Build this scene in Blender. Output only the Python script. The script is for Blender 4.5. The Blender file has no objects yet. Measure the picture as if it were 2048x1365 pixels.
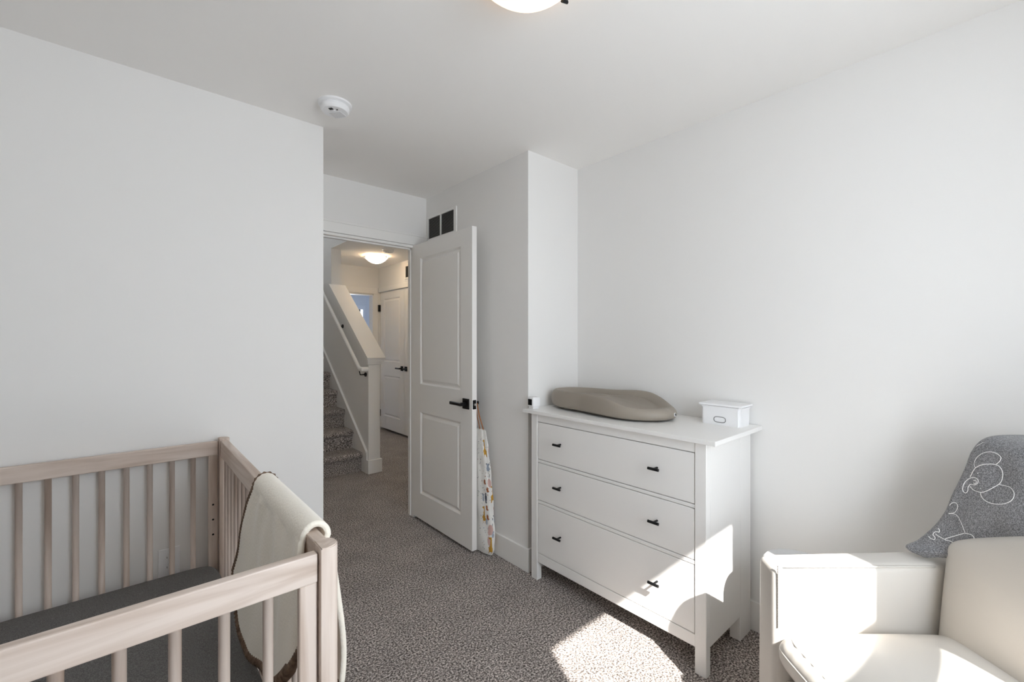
import bpy, bmesh, math, random
from mathutils import Vector, Matrix
from mathutils.bvhtree import BVHTree
random.seed(7)
R = math.radians
sc = bpy.context.scene
COL = sc.collection

# ------------------------------------------------------------------ camera, sky, sun, exposure
ANG = R(41.23)
cam_d = bpy.data.cameras.new('camera')
cam_d.sensor_width = 36.0
cam_d.lens = 874.0 / 2048.0 * 36.0
cam_d.clip_start = 0.02
cam_d.clip_end = 200
cam = bpy.data.objects.new('camera', cam_d)
COL.objects.link(cam)
cam.location = (0, 0, 1.335)
cam.rotation_euler = (R(90), 0, -ANG)
sc.camera = cam

world = bpy.data.worlds.new('sky')
sc.world = world
world.use_nodes = True
wn = world.node_tree
bgn = wn.nodes['Background']
bgn.inputs[0].default_value = (0.85, 0.925, 1.0, 1)
bgn.inputs[1].default_value = 5.0

sun_dir = Vector((0.415, 0.91, -0.949)).normalized()
sun_d = bpy.data.lights.new('sun', 'SUN')
sun_d.energy = 8.8
sun_d.angle = R(0.6)
sun_d.color = (1.0, 0.96, 0.90)
sun = bpy.data.objects.new('sun', sun_d)
COL.objects.link(sun)
sun.location = (-2, -6, 8)
sun.rotation_euler = sun_dir.to_track_quat('-Z', 'Y').to_euler()

def portal(name, loc, sx, sy, rot):
    d = bpy.data.lights.new(name, 'AREA')
    d.shape = 'RECTANGLE'
    d.size = sx
    d.size_y = sy
    d.cycles.is_portal = True
    o = bpy.data.objects.new(name, d)
    COL.objects.link(o)
    o.location = loc
    o.rotation_euler = rot
    return o
portal('window_portal', (0.855, -0.80, 1.375), 0.94, 1.75, (R(90), 0, 0))
portal('stair_portal', (1.325, 6.39, 3.45), 0.65, 0.5, (R(-90), 0, 0))  # sky sampling for the added, unseen stairwell opening

sc.view_settings.view_transform = 'Standard'
sc.view_settings.look = 'None'
sc.view_settings.gamma = 1.0
sc.view_settings.use_curve_mapping = False
sc.view_settings.exposure = 1.0
sc.cycles.max_bounces = 14
sc.cycles.diffuse_bounces = 10
sc.cycles.sample_clamp_indirect = 8.0
sc.cycles.caustics_reflective = False
sc.cycles.caustics_refractive = False
sc.cycles.use_denoising = True

# ------------------------------------------------------------------ materials
MATS = {}
def mat(name, col, rough=0.6, metal=0.0, spec=0.5, bump=None, noise=None, sheen=0.0):
    """bump=(scale, strength, distance); noise=(scale, colour2, low, high)"""
    if name in MATS:
        return MATS[name]
    m = bpy.data.materials.new(name)
    m.use_nodes = True
    nt = m.node_tree
    b = nt.nodes['Principled BSDF']
    b.inputs['Base Color'].default_value = (*col, 1)
    b.inputs['Roughness'].default_value = rough
    b.inputs['Metallic'].default_value = metal
    b.inputs['Specular IOR Level'].default_value = spec
    if sheen:
        b.inputs['Sheen Weight'].default_value = sheen
    tc = nt.nodes.new('ShaderNodeTexCoord')
    if noise:
        n = nt.nodes.new('ShaderNodeTexNoise')
        n.inputs['Scale'].default_value = noise[0]
        n.inputs['Detail'].default_value = 4
        nt.links.new(tc.outputs['Object'], n.inputs['Vector'])
        r = nt.nodes.new('ShaderNodeValToRGB')
        r.color_ramp.elements[0].position = noise[2]
        r.color_ramp.elements[1].position = noise[3]
        r.color_ramp.elements[0].color = (*col, 1)
        r.color_ramp.elements[1].color = (*noise[1], 1)
        nt.links.new(n.outputs['Fac'], r.inputs[0])
        nt.links.new(r.outputs[0], b.inputs['Base Color'])
    if bump:
        n = nt.nodes.new('ShaderNodeTexNoise')
        n.inputs['Scale'].default_value = bump[0]
        n.inputs['Detail'].default_value = 3
        nt.links.new(tc.outputs['Object'], n.inputs['Vector'])
        bp = nt.nodes.new('ShaderNodeBump')
        bp.inputs['Strength'].default_value = bump[1]
        bp.inputs['Distance'].default_value = bump[2]
        nt.links.new(n.outputs['Fac'], bp.inputs['Height'])
        nt.links.new(bp.outputs[0], b.inputs['Normal'])
    MATS[name] = m
    return m

def wood(axis):
    name = 'washed_wood_' + axis
    if name in MATS:
        return MATS[name]
    m = bpy.data.materials.new(name)
    m.use_nodes = True
    nt = m.node_tree
    b = nt.nodes['Principled BSDF']
    b.inputs['Roughness'].default_value = 0.5
    g = nt.nodes.new('ShaderNodeNewGeometry')
    mp = nt.nodes.new('ShaderNodeMapping')
    sc_ = {'x': (1.6, 22, 22), 'y': (22, 1.6, 22), 'z': (22, 22, 1.6)}[axis]
    mp.inputs['Scale'].default_value = sc_
    nt.links.new(g.outputs['Position'], mp.inputs['Vector'])
    n = nt.nodes.new('ShaderNodeTexNoise')
    n.inputs['Scale'].default_value = 1.0
    n.inputs['Detail'].default_value = 6
    n.inputs['Distortion'].default_value = 1.2
    nt.links.new(mp.outputs[0], n.inputs['Vector'])
    r = nt.nodes.new('ShaderNodeValToRGB')
    r.color_ramp.elements[0].position = 0.32
    r.color_ramp.elements[1].position = 0.62
    r.color_ramp.elements[0].color = (0.49, 0.385, 0.315, 1)
    r.color_ramp.elements[1].color = (0.69, 0.595, 0.53, 1)
    nt.links.new(n.outputs['Fac'], r.inputs[0])
    nt.links.new(r.outputs[0], b.inputs['Base Color'])
    bp = nt.nodes.new('ShaderNodeBump')
    bp.inputs['Strength'].default_value = 0.12
    bp.inputs['Distance'].default_value = 0.001
    nt.links.new(n.outputs['Fac'], bp.inputs['Height'])
    nt.links.new(bp.outputs[0], b.inputs['Normal'])
    MATS[name] = m
    return m

def carpet_mat():
    m = bpy.data.materials.new('carpet')
    m.use_nodes = True
    nt = m.node_tree
    b = nt.nodes['Principled BSDF']
    b.inputs['Roughness'].default_value = 1.0
    b.inputs['Specular IOR Level'].default_value = 0.1
    b.inputs['Sheen Weight'].default_value = 0.15
    g = nt.nodes.new('ShaderNodeNewGeometry')
    n = nt.nodes.new('ShaderNodeTexNoise')
    n.inputs['Scale'].default_value = 125
    n.inputs['Detail'].default_value = 3
    n.inputs['Roughness'].default_value = 0.7
    nt.links.new(g.outputs['Position'], n.inputs['Vector'])
    r = nt.nodes.new('ShaderNodeValToRGB')
    e = r.color_ramp.elements
    e[0].position = 0.38
    e[0].color = (0.035, 0.026, 0.022, 1)
    e[1].position = 0.60
    e[1].color = (0.70, 0.63, 0.59, 1)
    k = e.new(0.5)
    k.color = (0.255, 0.22, 0.20, 1)
    nt.links.new(n.outputs['Fac'], r.inputs[0])
    big = nt.nodes.new('ShaderNodeTexNoise')
    big.inputs['Scale'].default_value = 5
    big.inputs['Detail'].default_value = 2
    nt.links.new(g.outputs['Position'], big.inputs['Vector'])
    mr = nt.nodes.new('ShaderNodeMapRange')
    mr.inputs[1].default_value = 0.3
    mr.inputs[2].default_value = 0.7
    mr.inputs[3].default_value = 0.86
    mr.inputs[4].default_value = 1.1
    nt.links.new(big.outputs['Fac'], mr.inputs[0])
    mx = nt.nodes.new('ShaderNodeVectorMath')
    mx.operation = 'SCALE'
    nt.links.new(r.outputs[0], mx.inputs[0])
    nt.links.new(mr.outputs[0], mx.inputs['Scale'])
    nt.links.new(mx.outputs[0], b.inputs['Base Color'])
    v = nt.nodes.new('ShaderNodeTexVoronoi')
    v.inputs['Scale'].default_value = 150
    nt.links.new(g.outputs['Position'], v.inputs['Vector'])
    bp = nt.nodes.new('ShaderNodeBump')
    bp.inputs['Strength'].default_value = 0.7
    bp.inputs['Distance'].default_value = 0.006
    bp.invert = True
    nt.links.new(v.outputs['Distance'], bp.inputs['Height'])
    bp2 = nt.nodes.new('ShaderNodeBump')
    bp2.inputs['Strength'].default_value = 0.5
    bp2.inputs['Distance'].default_value = 0.005
    nt.links.new(n.outputs['Fac'], bp2.inputs['Height'])
    nt.links.new(bp.outputs[0], bp2.inputs['Normal'])
    nt.links.new(bp2.outputs[0], b.inputs['Normal'])
    return m

def emit_mat(name, col, strength):
    m = bpy.data.materials.new(name)
    m.use_nodes = True
    nt = m.node_tree
    b = nt.nodes['Principled BSDF']
    b.inputs['Base Color'].default_value = (*col, 1)
    b.inputs['Roughness'].default_value = 0.3
    b.inputs['Emission Color'].default_value = (*col, 1)
    b.inputs['Emission Strength'].default_value = strength
    return m

def attr_mat(name, rough=0.9, bump=None):
    m = bpy.data.materials.new(name)
    m.use_nodes = True
    nt = m.node_tree
    b = nt.nodes['Principled BSDF']
    b.inputs['Roughness'].default_value = rough
    a = nt.nodes.new('ShaderNodeAttribute')
    a.attribute_name = 'print'
    nt.links.new(a.outputs['Color'], b.inputs['Base Color'])
    return m

PAINT = mat('wall_paint', (0.80, 0.79, 0.775), 0.85, spec=0.2, bump=(90, 0.06, 0.002))
CEIL = mat('ceiling_paint', (0.88, 0.865, 0.845), 0.9, spec=0.1, bump=(70, 0.05, 0.002))
TRIM = mat('trim_paint', (0.82, 0.81, 0.79), 0.42)
DOORP = mat('door_paint', (0.83, 0.815, 0.79), 0.45, bump=(60, 0.04, 0.001))
FURN = mat('white_lacquer', (0.83, 0.82, 0.805), 0.32)
BLACK = mat('black_metal', (0.012, 0.012, 0.013), 0.35, metal=0.6)
DARKV = mat('vent_dark', (0.02, 0.02, 0.02), 0.8)
WHITEP = mat('white_plastic', (0.85, 0.85, 0.86), 0.35)
STEEL = mat('steel', (0.7, 0.68, 0.65), 0.3, metal=1.0)
LEATHER = mat('white_leather', (0.62, 0.59, 0.55), 0.42, bump=(260, 0.12, 0.001))
LEATHER2 = mat('cream_leather', (0.58, 0.545, 0.50), 0.45, bump=(220, 0.12, 0.001))
SHEET = mat('grey_sheet', (0.095, 0.09, 0.086), 0.95, noise=(420, (0.20, 0.195, 0.19), 0.4, 0.65), bump=(500, 0.3, 0.001))
TAUPE = mat('taupe_foam', (0.30, 0.262, 0.22), 0.5, bump=(300, 0.08, 0.001))
SHERPA = mat('cream_fleece', (0.86, 0.81, 0.71), 0.95, bump=(150, 0.4, 0.004), sheen=0.5)
CORD = mat('brown_cord', (0.10, 0.06, 0.038), 0.9, noise=(60, (0.24, 0.16, 0.11), 0.35, 0.7))
GREYB = mat('grey_fleece', (0.105, 0.105, 0.112), 0.95, noise=(330, (0.34, 0.34, 0.355), 0.38, 0.68), bump=(350, 0.5, 0.003), sheen=0.3)
STITCH = mat('white_stitch', (0.85, 0.85, 0.85), 0.8)
TANL = mat('tan_strap', (0.33, 0.13, 0.045), 0.55)
CARPET = carpet_mat()

# ------------------------------------------------------------------ helpers
WORG = {}          # world origin of each empty / part
def worg(o):
    return WORG.get(o.name, Vector((0, 0, 0))) if o else Vector((0, 0, 0))

def tag(o, label=None, cat=None, group=None, kind=None):
    if label: o['label'] = label
    if cat: o['category'] = cat
    if group: o['group'] = group
    if kind: o['kind'] = kind
    return o

def thing(name, label, cat, loc=(0, 0, 0), group=None, kind=None):
    o = bpy.data.objects.new(name, None)
    o.empty_display_size = 0.1
    COL.objects.link(o)
    o.location = loc
    WORG[o.name] = Vector(loc)
    return tag(o, label, cat, group, kind)

def obj(name, bm, m, parent=None, smooth=False, origin=None, sub=0, label=None):
    """bm holds WORLD coordinates; becomes one mesh object, child of parent."""
    me = bpy.data.meshes.new(name)
    if parent is not None:
        org = worg(parent)
    else:
        org = Vector(origin) if origin else Vector((0, 0, 0))
    bmesh.ops.translate(bm, verts=bm.verts, vec=-org)
    bmesh.ops.recalc_face_normals(bm, faces=bm.faces)
    if smooth:
        for f in bm.faces: f.smooth = True
    bm.to_mesh(me)
    bm.free()
    ms = m if isinstance(m, (list, tuple)) else [m]
    for x in ms: me.materials.append(x)
    o = bpy.data.objects.new(name, me)
    COL.objects.link(o)
    if parent is not None:
        o.parent = parent
        WORG[o.name] = org
    else:
        o.location = org
        WORG[o.name] = org
    if smooth == 'auto':
        try:
            me.set_sharp_from_angle(angle=R(40))
        except Exception:
            pass
    if sub:
        md = o.modifiers.new('sub', 'SUBSURF')
        md.levels = sub
        md.render_levels = sub
    if label: o['label'] = label
    return o

def BM(): return bmesh.new()

def box(bm, x0, x1, y0, y1, z0, z1, bev=0.0, seg=1, M=None):
    x0, x1 = min(x0, x1), max(x0, x1)
    y0, y1 = min(y0, y1), max(y0, y1)
    z0, z1 = min(z0, z1), max(z0, z1)
    t = bmesh.new()
    r = bmesh.ops.create_cube(t, size=1)
    bmesh.ops.scale(t, verts=t.verts, vec=(x1 - x0, y1 - y0, z1 - z0))
    bmesh.ops.translate(t, verts=t.verts, vec=((x0 + x1) / 2, (y0 + y1) / 2, (z0 + z1) / 2))
    if bev > 0:
        bmesh.ops.bevel(t, geom=t.edges[:], offset=bev, segments=seg, affect='EDGES', profile=0.5)
    merge(bm, t, M)
    return bm

def merge(bm, t, M=None):
    if M is not None:
        bmesh.ops.transform(t, matrix=M, verts=t.verts)
    vm = {}
    for v in t.verts: vm[v] = bm.verts.new(v.co)
    for f in t.faces:
        try:
            nf = bm.faces.new([vm[v] for v in f.verts])
            nf.material_index = f.material_index
            nf.smooth = f.smooth
        except ValueError:
            pass
    t.free()

def prism(bm, poly, axis, a0, a1, M=None):
    """poly: 2-D points in the two other axes, extruded along axis between a0 and a1"""
    def P(p, a):
        return {'x': (a, p[0], p[1]), 'y': (p[0], a, p[1]), 'z': (p[0], p[1], a)}[axis]
    t = bmesh.new()
    v0 = [t.verts.new(P(p, a0)) for p in poly]
    v1 = [t.verts.new(P(p, a1)) for p in poly]
    n = len(poly)
    t.faces.new(v0)
    t.faces.new(v1[::-1])
    for i in range(n):
        t.faces.new((v0[i], v0[(i + 1) % n], v1[(i + 1) % n], v1[i]))
    merge(bm, t, M)
    return bm

def tube(bm, pts, r, n=10, closed=False, caps=True, ry=None):
    pts = [Vector(p) for p in pts]
    rings = []
    up = None
    N = len(pts)
    for i, p in enumerate(pts):
        if closed:
            d = (pts[(i + 1) % N] - pts[i - 1])
        else:
            d = pts[min(i + 1, N - 1)] - pts[max(i - 1, 0)]
        d.normalize()
        if up is None:
            up = Vector((0, 0, 1)) if abs(d.z) < 0.9 else Vector((1, 0, 0))
        a = d.cross(up)
        if a.length < 1e-5: a = d.orthogonal()
        a.normalize()
        up = a.cross(d).normalized()
        rr = r[i] if isinstance(r, (list, tuple)) else r
        r2 = rr if ry is None else ry
        rings.append([bm.verts.new(p + a * math.cos(2 * math.pi * k / n) * rr + up * math.sin(2 * math.pi * k / n) * r2) for k in range(n)])
    for i in range(N if closed else N - 1):
        A, B = rings[i], rings[(i + 1) % N]
        for k in range(n):
            bm.faces.new((A[k], A[(k + 1) % n], B[(k + 1) % n], B[k]))
    if caps and not closed:
        bm.faces.new(rings[0])
        bm.faces.new(rings[-1][::-1])
    return bm

def lathe(bm, prof, cx, cy, n=40, cap=True):
    """prof: list of (radius, z)"""
    rings = []
    for (r, z) in prof:
        if r < 1e-6:
            rings.append([bm.verts.new((cx, cy, z))])
        else:
            rings.append([bm.verts.new((cx + r * math.cos(2 * math.pi * k / n), cy + r * math.sin(2 * math.pi * k / n), z)) for k in range(n)])
    for A, B in zip(rings[:-1], rings[1:]):
        for k in range(n):
            a = [A[k % len(A)], A[(k + 1) % len(A)]] if len(A) > 1 else [A[0]]
            b = [B[(k + 1) % len(B)], B[k % len(B)]] if len(B) > 1 else [B[0]]
            f = a + b
            if len(f) > 2: bm.faces.new(f)
    if cap:
        if len(rings[0]) > 1: bm.faces.new(rings[0])
        if len(rings[-1]) > 1: bm.faces.new(rings[-1][::-1])
    return bm

def gridmesh(bm, fn, nu, nv, wrap_u=False):
    V = [[bm.verts.new(fn(i / (nu if wrap_u else nu - 1), j / (nv - 1))) for j in range(nv)] for i in range(nu)]
    for i in range(nu if wrap_u else nu - 1):
        for j in range(nv - 1):
            i2 = (i + 1) % nu
            bm.faces.new((V[i][j], V[i2][j], V[i2][j + 1], V[i][j + 1]))
    return V

def lerp(a, b, t): return a + (b - a) * t
def sstep(a, b, x):
    t = max(0.0, min(1.0, (x - a) / (b - a)))
    return t * t * (3 - 2 * t)
def curve1(pts, x):
    """smooth monotone-ish interpolation through (x, y) pairs"""
    if x <= pts[0][0]: return pts[0][1]
    for k in range(len(pts) - 1):
        if x <= pts[k + 1][0]:
            x0, y0 = pts[k]; x1, y1 = pts[k + 1]
            h = x1 - x0
            m0 = (y1 - pts[k - 1][1]) / (x1 - pts[k - 1][0]) if k > 0 else (y1 - y0) / h
            m1 = (pts[k + 2][1] - y0) / (pts[k + 2][0] - x0) if k + 2 < len(pts) else (y1 - y0) / h
            t = (x - x0) / h
            return ((2 * t**3 - 3 * t**2 + 1) * y0 + (t**3 - 2 * t**2 + t) * h * m0 + (-2 * t**3 + 3 * t**2) * y1 + (t**3 - t**2) * h * m1)
    return pts[-1][1]
def wob(x, y, z=0.0):
    return (math.sin(x * 1.7 + y * 2.3 + z) + math.sin(x * 3.1 - y * 1.3 + 1.7 * z + 1.1) * .6 + math.sin(-x * 2.2 + y * 4.1 + 0.5) * .4) / 2

CH = 2.44
# ------------------------------------------------------------------ room shell
S = lambda name, bm, m, label: tag(obj(name, bm, m), label, None, None, 'structure')

b = BM(); box(b, -1.55, 3.9, -0.85, 8.6, -0.12, 0.0)
S('floor', b, CARPET, 'speckled grey brown cut pile carpet over bedroom and hall')

b = BM()
box(b, -1.55, 2.35, -0.85, 3.11, CH, CH + 0.12)              # bedroom
box(b, 0.6, 2.98, 3.11, 4.5, CH, CH + 0.12)                  # hall, near part
box(b, 1.8105, 2.98, 4.5, 6.34, CH, CH + 0.12)                 # hall beside the stairs
box(b, 1.2, 3.9, 6.44, 8.6, CH, CH + 0.12)                   # far room
S('ceiling', b, CEIL, 'flat off white ceiling')

b = BM(); box(b, -1.55, 0.755, 2.34, 3.11, 0, CH)
S('wall_left', b, PAINT, 'white wall behind the crib')
b = BM()
box(b, 0.755, 0.78, 2.993, 3.11, 0, CH)
box(b, 1.63, 2.98, 2.993, 3.068, 0, CH)
box(b, 0.78, 1.63, 2.993, 3.068, 2.06, CH)
S('wall_door', b, PAINT, 'white wall around the open bedroom doorway')
b = BM(); box(b, 1.737, 2.30, 1.84, 2.993, 0, CH)
S('wall_alcove', b, PAINT, 'white wall behind the open door with return air vent')
b = BM(); box(b, 2.175, 2.30, -0.82, 1.84, 0, CH)
S('wall_right', b, PAINT, 'plain white wall behind dresser and armchair')
b = BM()
WX0, WX1, WZ0, WZ1 = 0.385, 1.32, 0.50, 2.25
box(b, -1.55, WX0, -0.85, -0.70, 0, CH)
box(b, WX1, 2.30, -0.85, -0.70, 0, CH)
box(b, WX0, WX1, -0.85, -0.70, 0, WZ0)
box(b, WX0, WX1, -0.85, -0.70, WZ1, CH)
S('wall_back', b, PAINT, 'white wall with the bedroom window')
b = BM(); box(b, -1.55, -1.40, -0.70, 2.34, 0, CH)
S('wall_side', b, PAINT, 'white wall across from the dresser')

# hall
b = BM()
box(b, 0.6, 0.75, 3.11, 6.44, 0, 5.0)
S('wall_stairwell', b, PAINT, 'hall wall on the far side of the stairs')
b = BM()
box(b, 2.86, 2.98, 3.05, 4.78, 0, CH)
box(b, 2.86, 2.98, 6.312, 6.44, 0, CH)
box(b, 2.86, 2.98, 4.78, 6.312, 2.07, CH)
box(b, 2.99, 3.05, 4.6, 6.35, 0, 2.2)
S('wall_hall', b, PAINT, 'hall wall around the double closet doors')
b = BM()
box(b, 0.75, 1.93, 6.34, 6.44, 0, 3.2); box(b, 0.75, 1.93, 6.34, 6.44, 3.7, 5.0)
box(b, 0.75, 1.0, 6.34, 6.44, 3.2, 3.7); box(b, 1.65, 1.93, 6.34, 6.44, 3.2, 3.7)  # high opening added out of view to let daylight into the stairwell
box(b, 2.77, 3.9, 6.34, 6.44, 0, CH)
box(b, 1.93, 2.77, 6.34, 6.44, 2.035, CH)
S('wall_end', b, PAINT, 'wall at the end of the hall with a doorway to a blue lit room')
# half wall beside the stairs, growing into a full wall
b = BM()
prism(b, [(4.27, 0), (6.34, 0), (6.34, 5.0), (4.5, 5.0), (4.5, CH + 0.01), (5.33, CH + 0.01), (5.33, 1.955), (4.27, 1.145)], 'x', 1.81, 1.925)
box(b, 0.75, 1.81, 4.38, 4.5, CH + 0.12, 5.0)
box(b, 0.6, 1.925, 4.38, 6.44, 5.0, 5.1)
S('wall_stair', b, PAINT, 'sloped half wall beside the carpeted stairs')
# far room
b = BM()
box(b, 1.2, 1.3, 6.44, 8.5, 0, CH)
box(b, 3.8, 3.9, 6.44, 8.5, 0, CH)
fx0, fx1, fz0, fz1 = 2.6, 3.453, 1.0, 1.954
box(b, 1.2, fx0, 8.4, 8.5, 0, CH)
box(b, fx1, 3.9, 8.4, 8.5, 0, CH)
box(b, fx0, fx1, 8.4, 8.5, 0, fz0)
box(b, fx0, fx1, 8.4, 8.5, fz1, CH)
S('wall_far', b, mat('blue_paint', (0.62, 0.66, 0.74), 0.9), 'pale blue room beyond the hall')

# window of the bedroom (behind the camera): double hung
w = thing('window_1', 'white double hung bedroom window that lets in the sun', 'window', (0.867, -0.72, WZ0), kind='structure')
b = BM()
box(b, WX0, 0.425, -0.78, -0.71, WZ0, WZ1); box(b, 1.266, WX1, -0.78, -0.71, WZ0, WZ1)
box(b, 0.425, 1.266, -0.78, -0.71, 2.173, WZ1); box(b, 0.425, 1.266, -0.78, -0.71, WZ0, 0.56)
obj('window_frame', b, TRIM, w)
b = BM(); box(b, 0.425, 1.266, -0.765, -0.72, 1.425, 1.52, 0.003)
obj('meeting_rail', b, TRIM, w)
b = BM()
box(b, 0.30, WX0, -0.70, -0.685, WZ0 - 0.09, WZ1 + 0.09); box(b, WX1, 1.435, -0.70, -0.685, WZ0 - 0.09, WZ1 + 0.09)
box(b, WX0, WX1, -0.70, -0.685, WZ1, WZ1 + 0.09); box(b, WX0, WX1, -0.70, -0.685, WZ0 - 0.09, WZ0)
obj('window_casing', b, TRIM, w)
b = BM(); box(b, 0.33, 1.405, -0.70, -0.655, WZ0 - 0.012, WZ0 + 0.01, 0.003)
obj('window_sill', b, TRIM, w)

w = thing('window_2', 'small bright window in the blue room with a dark shade edge', 'window', (3.0, 8.4, 1.0), kind='structure')
b = BM()
box(b, fx1, fx1 + 0.04, 8.375, 8.40, fz0 - .07, 2.03); box(b, fx0 - .07, fx0, 8.375, 8.40, fz0 - .07, 2.03)
box(b, fx0, fx1, 8.375, 8.40, fz1, 2.03); box(b, fx0, fx1, 8.375, 8.40, fz0 - .07, fz0)
obj('window_casing', b, mat('blue_trim', (0.66, 0.70, 0.78), 0.6), w)
b = BM(); box(b, 3.30, 3.413, 8.40, 8.42, fz0, fz1)
obj('shade_edge', b, DARKV, w)

# trims
def T(n, bm, label): return tag(obj('trim_%d' % n, bm, TRIM), label, None, None, 'structure')
def BB(side, bm, label): return tag(obj('baseboard_' + side, bm, TRIM), label, None, None, 'structure')
def bbx(bm, x, y0, y1, sgn, h=0.135):          # runs along Y, on plane X = x, sticks out towards sgn
    box(bm, x, x + sgn * 0.014, y0, y1, 0, h, 0.002)
def bby(bm, y, x0, x1, sgn, h=0.135):
    box(bm, x0, x1, y, y + sgn * 0.014, 0, h, 0.002)
b = BM(); bby(b, 2.34, -1.4, 0.755, -1); bbx(b, 0.755, 2.34, 2.993, 1)
BB('left', b, 'white baseboard under the crib wall')
b = BM(); bbx(b, 1.737, 1.826, 2.993, -1); bby(b, 1.84, 1.737, 2.175, -1)
BB('alcove', b, 'white baseboard behind the open door')
b = BM(); bbx(b, 2.175, -0.7, 1.84, -1)
BB('right', b, 'white baseboard behind dresser and armchair')
b = BM(); bby(b, -0.70, -1.4, 2.175, 1)
BB('back', b, 'white baseboard under the window')
b = BM(); bbx(b, -1.40, -0.7, 2.34, 1)
BB('side', b, 'white baseboard across from the dresser')
b = BM(); bbx(b, 2.86, 3.11, 4.70, -1); bbx(b, 0.75, 3.11, 4.3, 1)
BB('hall', b, 'white baseboard along the hall')

b = BM()
box(b, 0.755, 1.733, 2.972, 2.993, 2.062, 2.132, 0.002)
box(b, 0.755, 1.735, 2.966, 2.993, 2.128, 2.142, 0.002)
box(b, 1.618, 1.70, 2.975, 2.993, 0, 2.062, 0.002)
T(1, b, 'white casing above the open bedroom doorway')
b = BM()
box(b, 1.622, 1.632, 2.985, 3.07, 0, 2.06); box(b, 0.78, 0.80, 2.985, 3.118, 0, 2.06); box(b, 0.80, 1.622, 2.985, 3.07, 2.043, 2.06)
box(b, 1.616, 1.622, 3.025, 3.05, 0, 2.043); box(b, 0.80, 1.622, 3.025, 3.05, 2.033, 2.043)
T(2, b, 'white jamb and stop of the bedroom doorway')
# hall end doorway and closet casings
b = BM()
box(b, 2.765, 2.843, 6.323, 6.34, 0, 2.045, 0.002); box(b, 1.84, 2.86, 6.323, 6.34, 2.045, 2.135, 0.002)
box(b, 2.755, 2.77, 6.32, 6.445, 0, 2.035); box(b, 1.93, 2.77, 6.32, 6.445, 2.022, 2.035)
T(3, b, 'cream casing of the doorway at the end of the hall')
b = BM()
box(b, 2.843, 2.86, 6.312, 6.34, 0, 2.138); box(b, 2.843, 2.86, 4.69, 6.325, 2.072, 2.138, 0.002); box(b, 2.843, 2.86, 4.69, 4.775, 0, 2.072, 0.002)
T(4, b, 'cream casing over the hall closet doors')
# skirt boards on the stairs
b = BM()
sk0, sk1 = (4.285, 0.205), (6.2, 0.205 + 0.79 * 1.915)
prism(b, [(4.285, 0), (4.5, 0), (6.2, sk1[1] - 0.30), (6.2, sk1[1]), (4.285, 0.205)], 'x', 1.795, 1.81)
prism(b, [(4.28, 0.205), (6.2, sk1[1]), (6.2, sk1[1] + 0.018), (4.275, 0.222)], 'x', 1.788, 1.81)
box(b, 1.795, 1.81, 4.27, 4.285, 0, 0.215)
T(5, b, 'white skirt board climbing beside the stairs')

# cap and newel trim of the half wall
t = thing('trim_6', 'white boxed end of the stair half wall with sloping flat cap', 'post', (1.868, 4.25, 0), kind='structure')
b = BM(); box(b, 1.806, 1.929, 4.245, 4.27, 0.0, 1.095, 0.0015)
obj('post_face', b, TRIM, t)
b = BM(); box(b, 1.796, 1.945, 4.228, 4.36, 0.0, 0.137, 0.003)
obj('post_base', b, TRIM, t)
b = BM()
prism(b, [(4.238, 1.098), (4.275, 1.098), (4.275, 1.125), (5.33, 1.935), (5.33, 1.975), (4.238, 1.148)], 'x', 1.797, 1.938)
prism(b, [(4.225, 1.130), (5.33, 1.975), (5.33, 1.985), (4.225, 1.148)], 'x', 1.790, 1.950)
obj('crown', b, TRIM, t)
b = BM(); prism(b, [(4.222, 1.148), (5.33, 1.988), (5.33, 2.012), (4.215, 1.166)], 'x', 1.783, 1.975)
obj('cap', b, TRIM, t, label='wide flat sloping cap board')

# stairs
st = thing('staircase', 'carpeted stairs rising along the hall behind the half wall', 'stairs', (1.28, 4.38, 0))
rise, run = 0.193, 0.2365
for i in range(8):
    y0 = 4.40 + i * run
    z1 = (i + 1) * rise
    b = BM()
    yb = min(y0 + run + 0.02, 6.339)
    if y0 > 6.0: break
    # rounded nose
    prof = [(y0, i * rise)]
    prof += [(y0, z1 - 0.065), (y0 - 0.018, z1 - 0.058)]
    for k in range(6):
        a = R(-20 + k * 22)
        prof.append((y0 - 0.012 - 0.022 * math.cos(a) * 1.0, z1 - 0.030 + 0.030 * math.sin(a)))
    prof += [(yb, z1), (yb, i * rise)]
    prism(b, prof, 'x', 0.755, 1.795)
    obj('step', b, CARPET, st)

# handrail
hr = thing('handrail', 'white stair handrail with returned end on black brackets', 'handrail', (1.74, 4.2, 1.0))
b = BM()
pts = [(1.805, 4.262, 1.052), (1.745, 4.262, 1.052), (1.738, 4.30, 1.056), (1.738, 4.33, 1.075), (1.738, 6.1, 1.075 + 1.77 * 0.775)]
tube(b, pts, 0.018, 12, ry=0.024)
obj('rail', b, TRIM, hr, smooth='auto')
for (yy, zz) in ((4.95, 1.075 + 0.62 * 0.775), (4.315, 1.05), (5.9, 1.075 + 1.57 * .775)):
    b = BM()
    tube(b, [(1.81, yy, zz - 0.055), (1.75, yy, zz - 0.055), (1.74, yy, zz - 0.012)], 0.006, 8)
    tube(b, [(1.81, yy, zz - 0.055), (1.800, yy, zz - 0.055)], 0.022, 14)
    obj('bracket', b, BLACK, hr)

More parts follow.
